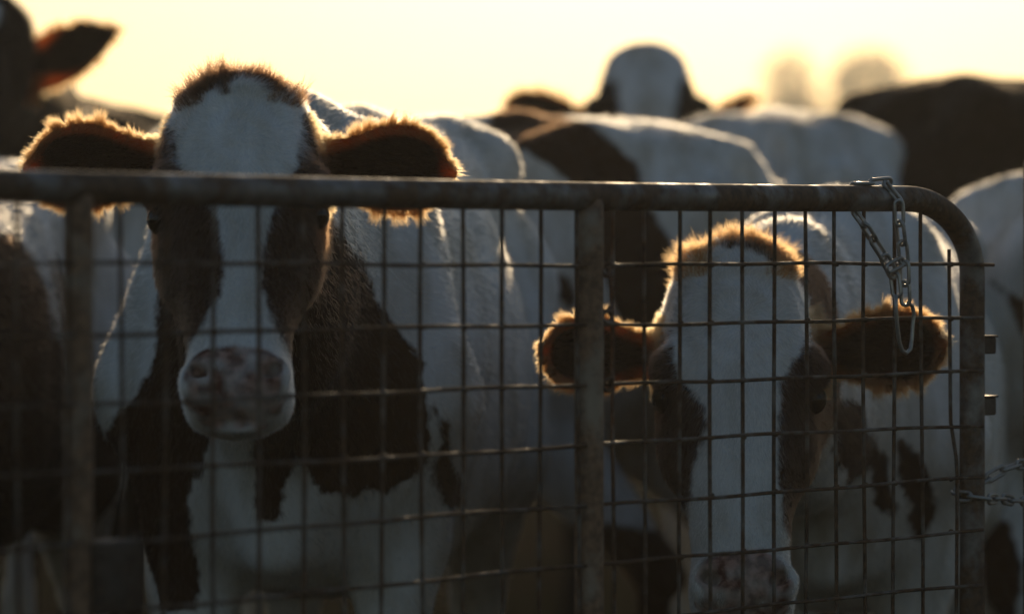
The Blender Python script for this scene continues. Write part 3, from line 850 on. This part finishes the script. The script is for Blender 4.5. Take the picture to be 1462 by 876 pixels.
    # fringe of the ears
    if ear_fringe:
        for (root, e, v, fc, Le, W0, cup), EW in zip(EARS, EWS):
            n = 12000 if fine else 1800
            uu = np.concatenate([np.linspace(.15, 1, 80), [1.0]]); ww = np.append(np.interp(uu[:-1], EARU, EW), 0)*W0
            ou = np.concatenate([uu, uu[::-1][1:]])*Le; ow = np.concatenate([ww, -ww[::-1][1:]])
            seg_ = np.hypot(np.diff(ou), np.diff(ow)); cum = np.concatenate([[0], np.cumsum(seg_)])
            t_ = r.uniform(0, cum[-1], n); i_ = np.clip(np.searchsorted(cum, t_) - 1, 0, len(seg_) - 1); fr = (t_ - cum[i_])/seg_[i_]
            pu = ou[i_] + (ou[i_+1] - ou[i_])*fr; pw = ow[i_] + (ow[i_+1] - ow[i_])*fr
            nu = -(ow[i_+1] - ow[i_])/seg_[i_]; nw = (ou[i_+1] - ou[i_])/seg_[i_]
            nu2 = -np.gradient(ow)[i_]; u = pu/Le
            sgn = np.where(nw*pw < 0, -1., 1.); nw = nw*sgn; nu = nu*sgn
            inset = .001 + .014*r.random(n)**1.6; pu = pu - nu*inset; pw = pw - nw*inset
            w = cup*.42*np.clip((u + .1)*2.5, .2, 1)*np.clip(np.abs(pw)/(W0*.7), 0, 1) - cup*.5*np.clip(1 - np.abs(pw)/(W0*.7), 0, 1)
            P = root + e*pu[:, None] + v*pw[:, None] + fc*(w + r.normal(0, .003, n))[:, None]
            lock = np.round(t_*r.choice([90, 91, 92]) + .8*np.sin(t_*60))
            dir_ = v*nw[:, None] + e*(nu + .35)[:, None] + fc*r.normal(.05, .22, n)[:, None] + r.normal(0, .14, (n, 3))
            dir_ += e*(.30*np.sin(lock*97))[:, None] + v*(.12*np.sin(lock*37))[:, None]
            dir_ /= np.linalg.norm(dir_, axis=1)[:, None]
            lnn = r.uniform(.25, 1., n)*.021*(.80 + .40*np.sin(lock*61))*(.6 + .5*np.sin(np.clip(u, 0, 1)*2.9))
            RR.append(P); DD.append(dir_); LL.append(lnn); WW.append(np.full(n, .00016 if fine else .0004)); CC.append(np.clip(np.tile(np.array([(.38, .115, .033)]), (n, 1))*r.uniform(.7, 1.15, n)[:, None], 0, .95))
    if tuft:
        n = int(9000*tuft) if fine else 1200
        P, Nn = sample(1.*((np.abs(cx) < .085) & (ca > -.03) & (ca < .045) & (cnn > -.10) & (cnn < .03)), n)
        patch, *_r = attrs(P, Nn); x, a, nn_ = h.loc(P)
        lk = np.stack([vnoise(P, 55, 11), vnoise(P, 55, 12), vnoise(P, 55, 13)], 1)
        D = Nn*.55 - h.a*.45 + lk*.55 + h.x*(x*3)[:, None] + r.normal(0, .14, (n, 3)); D /= np.linalg.norm(D, axis=1)[:, None]
        RR.append(P); DD.append(D); LL.append(r.uniform(.4, 1, n)*tuft_len*np.clip(.75 + .8*vnoise(P, 45, 15) + .5*(vnoise(P, 90, 16) > .55), .15, 2.2)); WW.append(np.full(n, .00026)); CC.append(colour(np.maximum(patch, .02), n, P) if tuft_col is None else np.array(tuft_col)*r.uniform(.7, 1.2, n)[:, None])
        RR[-1] = P
    if RR:
        R_ = np.concatenate(RR); D_ = np.concatenate(DD); L_ = np.concatenate(LL); W_ = np.concatenate(WW); C_ = np.concatenate(CC)
        if not fine: W_ = W_*1.5
        hair_object('hair', o, base, R_, D_, L_, W_, C_, seed=seed)
    return o

def zone(P, ub, lst):
    """patches given in body space: (u, q, h, ru, rq, rh)"""
    v = np.full(len(P), -1.)
    for (u, q, hh, ru, rq, rh) in lst:
        d = np.sqrt(((ub[:, 0] - u)/ru)**2 + ((ub[:, 1] - q)/rq)**2 + ((ub[:, 2] - hh)/rh)**2)
        v = np.maximum(v, (1 - d)*min(ru, rq, rh))
    return v

def front_poly(P, Y, poly, ymax=99, ymin=0):
    """patch outline given by the places of its corners at distance Y"""
    pl = [at(x, y, Y)[[0, 2]] for x, y in poly]
    d = poly_sd(P[:, 0], P[:, 2], pl)
    return np.where((P[:, 1] < ymax) & (P[:, 1] > ymin), d, -1.)

exec_cows = True
# --- A: big cow at the left
YA = 4.72
def toH(h, pts): return pts
hA = Head(at(341, 124, YA + .08), (0.030, -.46, -.89), (0, -1, .4), .955, wide=1.0)
def coatA(P, ih, x, a, n, ear, ub):
    v = front_poly(P, 5.25, [(375, 200), (440, 210), (500, 330), (545, 430), (600, 520), (612, 600), (600, 665), (548, 712), (520, 700), (500, 715), (455, 700), (420, 640), (395, 740), (360, 745), (360, 600), (370, 400)], 5.62, 4.8)
    v = np.maximum(v, front_poly(P, 5.25, [(616, 580), (640, 610), (636, 660), (655, 700), (650, 745), (628, 735), (622, 690), (632, 640)], 5.9, 5.0))
    v = np.maximum(v, front_poly(P, 5.25, [(230, 300), (300, 300), (330, 560), (262, 720), (268, 900), (100, 900), (120, 640), (195, 540), (212, 480)], 5.6, 4.7))  # brown coat patch, its lower left part painted in for shade
    v = v + .010*vnoise(P, 14, 2) + .006*vnoise(P, 34, 4)
    # face: two brown cheeks with the eyes
    L = [(-.2, .055), (-.094, .058), (-.084, .075), (-.082, .12), (-.078, .145), (-.050, .17), (-.034, .20), (-.022, .237), (-.014, .288), (-.020, .34), (-.036, .37), (-.050, .395), (-.080, .418), (-.2, .43)]
    Rr = [(.2, .035), (.098, .035), (.088, .055), (.086, .12), (.080, .145), (.067, .175), (.048, .237), (.033, .288), (.037, .339), (.050, .385), (.076, .42), (.2, .43)]
    fv = np.maximum(poly_sd(x, a, L), poly_sd(x, a, Rr)) + .004*vnoise(P, 40, 9)
    cap = .026 + .010*(x < 0) - a - .45*np.abs(np.abs(x) - .050) + .012*vnoise(P, 60, 8)
    fv = np.maximum(fv, np.minimum(cap, .03))
    fv = np.where(n < -.075, np.maximum(fv, .02), fv)
    v = np.where(ih, fv, v)
    return np.where(ear, .05, v)
r_ = at(447, 232, YA + .13); l_ = at(243, 232, YA + .13)
earsA = [(r_, at(640, 245, YA + .07), (.12, -1, -.10), .060, .024), (l_, at(45, 238, YA + .07), (-.12, -1, -.10), .058, .024)]
cow('big brown and white cow with a narrow white blaze, left of the middle upright', at(560, 0, 6.62)[:2], at(405, 0, 5.42)[:2], 1.345, hA, coatA, ears=earsA, tilt=.03, tuft=.6, tuft_len=.024,
    hairs=(90000, 70000), seed=11, neck_r=.95)

# --- B: cow at the right
YB = 5.16
hB = Head(at(1052, 359, YB + .10), (-.006, -.34, -.94), (0, -1, .3), 1.09, wide=.91, dome=.45)
def coatB(P, ih, x, a, n, ear, ub):
    v = front_poly(P, 5.6, [(1165, 555), (1235, 580), (1250, 640), (1235, 680), (1205, 690), (1180, 640)], 6.2, 5.2)
    v = np.maximum(v, front_poly(P, 5.6, [(1255, 655), (1275, 660), (1280, 700), (1300, 730), (1290, 745), (1262, 725)], 6.2, 5.2))
    v = np.maximum(v, front_poly(P, 5.6, [(1300, 640), (1330, 650), (1352, 690), (1362, 740), (1345, 795), (1325, 790), (1318, 740), (1298, 700)], 6.4, 5.2))
    v = np.maximum(v, front_poly(P, 5.6, [(850, 380), (950, 400), (990, 560), (990, 700), (960, 900), (860, 900), (830, 600)], 5.9, 5.2))
    v = v + .010*vnoise(P, 14, 6) + .006*vnoise(P, 34, 7)
    L = [(-.2, .08), (-.112, .085), (-.098, .12), (-.097, .16), (-.088, .192), (-.056, .222), (-.050, .25), (-.056, .28), (-.069, .31), (-.077, .365), (-.2, .40)]
    Rr = [(.2, .06), (.107, .07), (.101, .11), (.084, .155), (.060, .192), (.053, .23), (.052, .33), (.056, .385), (.078, .41), (.2, .42)]
    fv = np.maximum(poly_sd(x, a, L), poly_sd(x, a, Rr)) + .003*vnoise(P, 40, 9)
    cap = .008 + .022*np.clip(x*14, -.3, 1) - a - .06*np.abs(x) + .010*vnoise(P, 60, 8)
    fv = np.maximum(fv, np.minimum(cap, .03))
    fv = np.where(n < -.09, np.maximum(fv, .02), fv)
    v = np.where(ih, fv, v)
    return np.where(ear, .05, v)
earsB = [(at(1158, 505, YB + .16), at(1346, 492, YB + .10), (.12, -1, -.05), .060, .026), (at(950, 508, YB + .16), at(775, 502, YB + .12), (-.15, -1, -.05), .055, .026)]
cow('wide-faced brown and white cow with a lowered head under the hanging chain', at(1236, 0, 7.05)[:2], at(1185, 0, 5.86)[:2], 1.20, hB, coatB, ears=earsB,
    hairs=(90000, 60000), seed=12, tuft_len=.025, tuft_col=(.27, .085, .024), width=.98, neck_r=.95)  # tuft colour has the orange of the backlight painted in

# --- C: white cow with brown saddle, seen from behind, middle
hC = Head(np.array([-1.16, 8.12, 1.12]), (-.4, .15, -.9), (-.8, .5, .3), 1.0)
def coatC(P, ih, x, a, n, ear, ub):
    v = front_poly(P, 7.25, [(680, 100), (770, 140), (830, 178), (890, 205), (914, 235), (905, 262), (925, 290), (955, 340), (960, 430), (930, 480), (880, 480), (850, 380), (845, 320), (800, 255), (740, 215), (695, 192)], 8.0, 6.5)
    v = np.maximum(v, front_poly(P, 7.1, [(785, 395), (800, 392), (818, 425), (812, 440), (795, 425)], 8.0, 6.5))
    v = np.maximum(v, front_poly(P, 7.1, [(690, 800), (820, 745), (1050, 760), (1050, 1500), (690, 1500)], 9, 6.5))
    v = v + .012*vnoise(P, 12, 3) + .006*vnoise(P, 30, 4)
    return np.where(ih, .03, v)
cow('long white cow with a diagonal brown saddle patch, side on above the rail', np.array([.46, 7.12]), np.array([-.74, 7.92]), 1.40, hC, coatC, tilt=-.035, fine=False, hairs=(3000, 60000), seed=13,
    head_step=.012, coarse=.016, hair_len=.013, ears=[(hC.w2(-.1, .1, -.04), hC.w2(-.28, .14, -.04), (0, -1, 0), .05, .02), (hC.w2(.1, .1, -.04), hC.w2(.28, .14, -.04), (0, -1, 0), .05, .02)], tuft=False, width=1.06)

# --- D: white cow behind C
hD = Head(np.array([.50, 9.45, 1.0]), (0, .35, -.9), (0, 1, .3), 1.0)
def coatD(P, ih, x, a, n, ear, ub):
    return np.where(ih, .03, zone(P, ub, [(.9, .2, .8, .3, .3, .25)]))
cow('white cow seen from behind between the brown saddled cow and the black one', at(1128, 0, 7.9)[:2], at(1060, 0, 9.15)[:2], 1.44, hD, coatD, fine=False, hairs=(2000, 50000), seed=14,
    head_step=.014, coarse=.016, hair_len=.013, ears=[(hD.w2(-.1, .1, -.04), hD.w2(-.28, .14, -.04), (0, -1, 0), .05, .02), (hD.w2(.1, .1, -.04), hD.w2(.28, .14, -.04), (0, -1, 0), .05, .02)], tuft=False)

# --- E: cow at the left edge
hE = Head(np.array([-1.75, 5.55, .95]), (-.5, -.3, -.8), (-.8, -.6, .4), 1.0)
def coatE(P, ih, x, a, n, ear, ub):
    v = front_poly(P, 5.75, [(-360, 330), (-30, 335), (0, 360), (25, 410), (42, 500), (60, 640), (120, 700), (120, 900), (-360, 900)], 6.6, 5.0)
    v = v + .012*vnoise(P, 12, 3)
    return np.where(ih | ear, .03, v)
cow('white shouldered cow with a dark lower flank at the left edge of the picture', np.array([-.95, 7.0]), np.array([-1.13, 5.62]), 1.285, hE, coatE, fine=False, hairs=(4000, 45000), seed=15, head_step=.012,
    ears=[(hE.w2(-.1, .1, -.04), hE.w2(-.28, .14, -.04), (0, -1, 0), .05, .02), (hE.w2(.1, .1, -.04), hE.w2(.28, .14, -.04), (0, -1, 0), .05, .02)], tuft=False)

# --- F: black cow at the right
hF = Head(np.array([2.75, 8.55, 1.45]), (.75, -.1, -.65), (.6, 0, .8), 1.0)
def coatF(P, ih, x, a, n, ear, ub): return np.full(len(P), .05)
cow('tall black cow standing side on above the bend of the gate', np.array([.80, 8.75]), np.array([2.25, 8.55]), 1.545, hF, coatF, black=True, fine=False, hairs=(1000, 50000), seed=16, head_step=.014, coarse=.017,
    hair_len=.013, ears=[(hF.w2(-.1, .1, -.04), hF.w2(-.26, .14, -.04), (1, 0, 0), .05, .02), (hF.w2(.1, .1, -.04), hF.w2(.26, .14, -.04), (1, 0, 0), .05, .02)], tuft=False)

# --- G: white cow at the right edge
hG = Head(np.array([1.25, 8.7, 1.0]), (0, .35, -.9), (0, 1, .3), 1.0)
def coatG(P, ih, x, a, n, ear, ub):
    v = front_poly(P, 6.9, [(1405, 400), (1430, 430), (1462, 520), (1600, 540), (1600, 420), (1470, 440)], 7.6, 6.0)
    v = np.maximum(v, front_poly(P, 6.9, [(1400, 745), (1440, 750), (1450, 800), (1430, 900), (1405, 850)], 7.6, 6.0))
    return np.where(ih, .03, v + .012*vnoise(P, 12, 3))
cow('white cow seen from behind at the right edge, beyond the end of the gate', np.array([1.10, 6.75]), np.array([1.2, 8.1]), 1.275, hG, coatG, fine=False, hairs=(1000, 50000), seed=17, head_step=.014,
    ears=[(hG.w2(-.1, .1, -.04), hG.w2(-.28, .14, -.04), (0, -1, 0), .05, .02), (hG.w2(.1, .1, -.04), hG.w2(.28, .14, -.04), (0, -1, 0), .05, .02)], tuft=False, width=1.1)

# --- H: white-faced head over the backs
YH = 8.95
hH = Head(at(922, 72, YH), (0, -.58, -.81), (0, -1, .3), 1.2, wide=1.08, dome=1)
def coatH(P, ih, x, a, n, ear, ub):
    L = [(-.3, .072), (-.100, .068), (-.080, .085), (-.060, .11), (-.056, .15), (-.05, .2), (-.04, .4), (-.3, .42)]
    Rr = [(.3, .065), (.100, .062), (.080, .08), (.060, .105), (.055, .15), (.05, .2), (.04, .4), (.3, .42)]
    v = np.maximum(poly_sd(x, a, L), poly_sd(x, a, Rr))
    v = np.where(n < -.07, .02, v)
    return np.where(ih, v, np.where(ear, .05, .03))
cow('dark cow with a white forehead looking over the backs in the middle', at(900, 0, 11.1)[:2], at(915, 0, 9.75)[:2], 1.45, hH, coatH, black=True, fine=False, hairs=(20000, 4000), seed=18, head_step=.009,
    ears=[(at(862, 178, YH + .08), at(720, 150, YH + .1), (0, -1, -.2), .058, .02), (at(1000, 180, YH + .08), at(1082, 136, YH + .06), (0, -1, -.3), .024, .008)], tuft=False, coarse=.02)

# --- I: dark cow at the top left
YI = 7.7
hI = Head(at(-8, 2, YI), (-.45, -.55, -.75), (-.4, -1, .5), 1.12)
def coatI(P, ih, x, a, n, ear, ub):
    pl = poly_sd(x, a, [(-.04, .02), (.05, .035), (.07, .09), (.03, .16), (.03, .4), (-.03, .4), (-.05, .16), (-.07, .1)])
    return np.where(ih & (n > -.03), -pl, .05)
cow('dark cow at the top left corner, one ear pricked towards the sky', np.array([-.40, 9.65]), np.array([-1.10, 8.55]), 1.46, hI, coatI, black=True, fine=False, hairs=(20000, 30000), seed=19, head_step=.009,
    ears=[(at(30, 108, YI + .05), at(172, 40, YI + .02), (.25, -1, .3), .066, .016, 1), (hI.w2(-.1, .1, -.04), hI.w2(-.28, .1, -.04), (0, -1, 0), .05, .02)], tuft=False, coarse=.016, neck_r=1.0)

# ------------------------------------------------------------------ dusty evening air
hz = MB(); hz.box((0, 1100, 7.5), np.eye(3), (1250, 1180, 8.5), 0.001)
m = bpy.data.materials.new('dusty_air'); m.use_nodes = True
n_ = m.node_tree.nodes; n_.clear(); out = n_.new('ShaderNodeOutputMaterial'); pv = n_.new('ShaderNodeVolumePrincipled')
pv.inputs['Color'].default_value = (.95, .93, .90, 1); pv.inputs['Density'].default_value = .0019; pv.inputs['Anisotropy'].default_value = .5
m.node_tree.links.new(pv.outputs[0], out.inputs['Volume'])
o = hz.build('haze', m, None, False); tag(o, 'thin dusty backlit evening air', 'haze', kind='stuff')
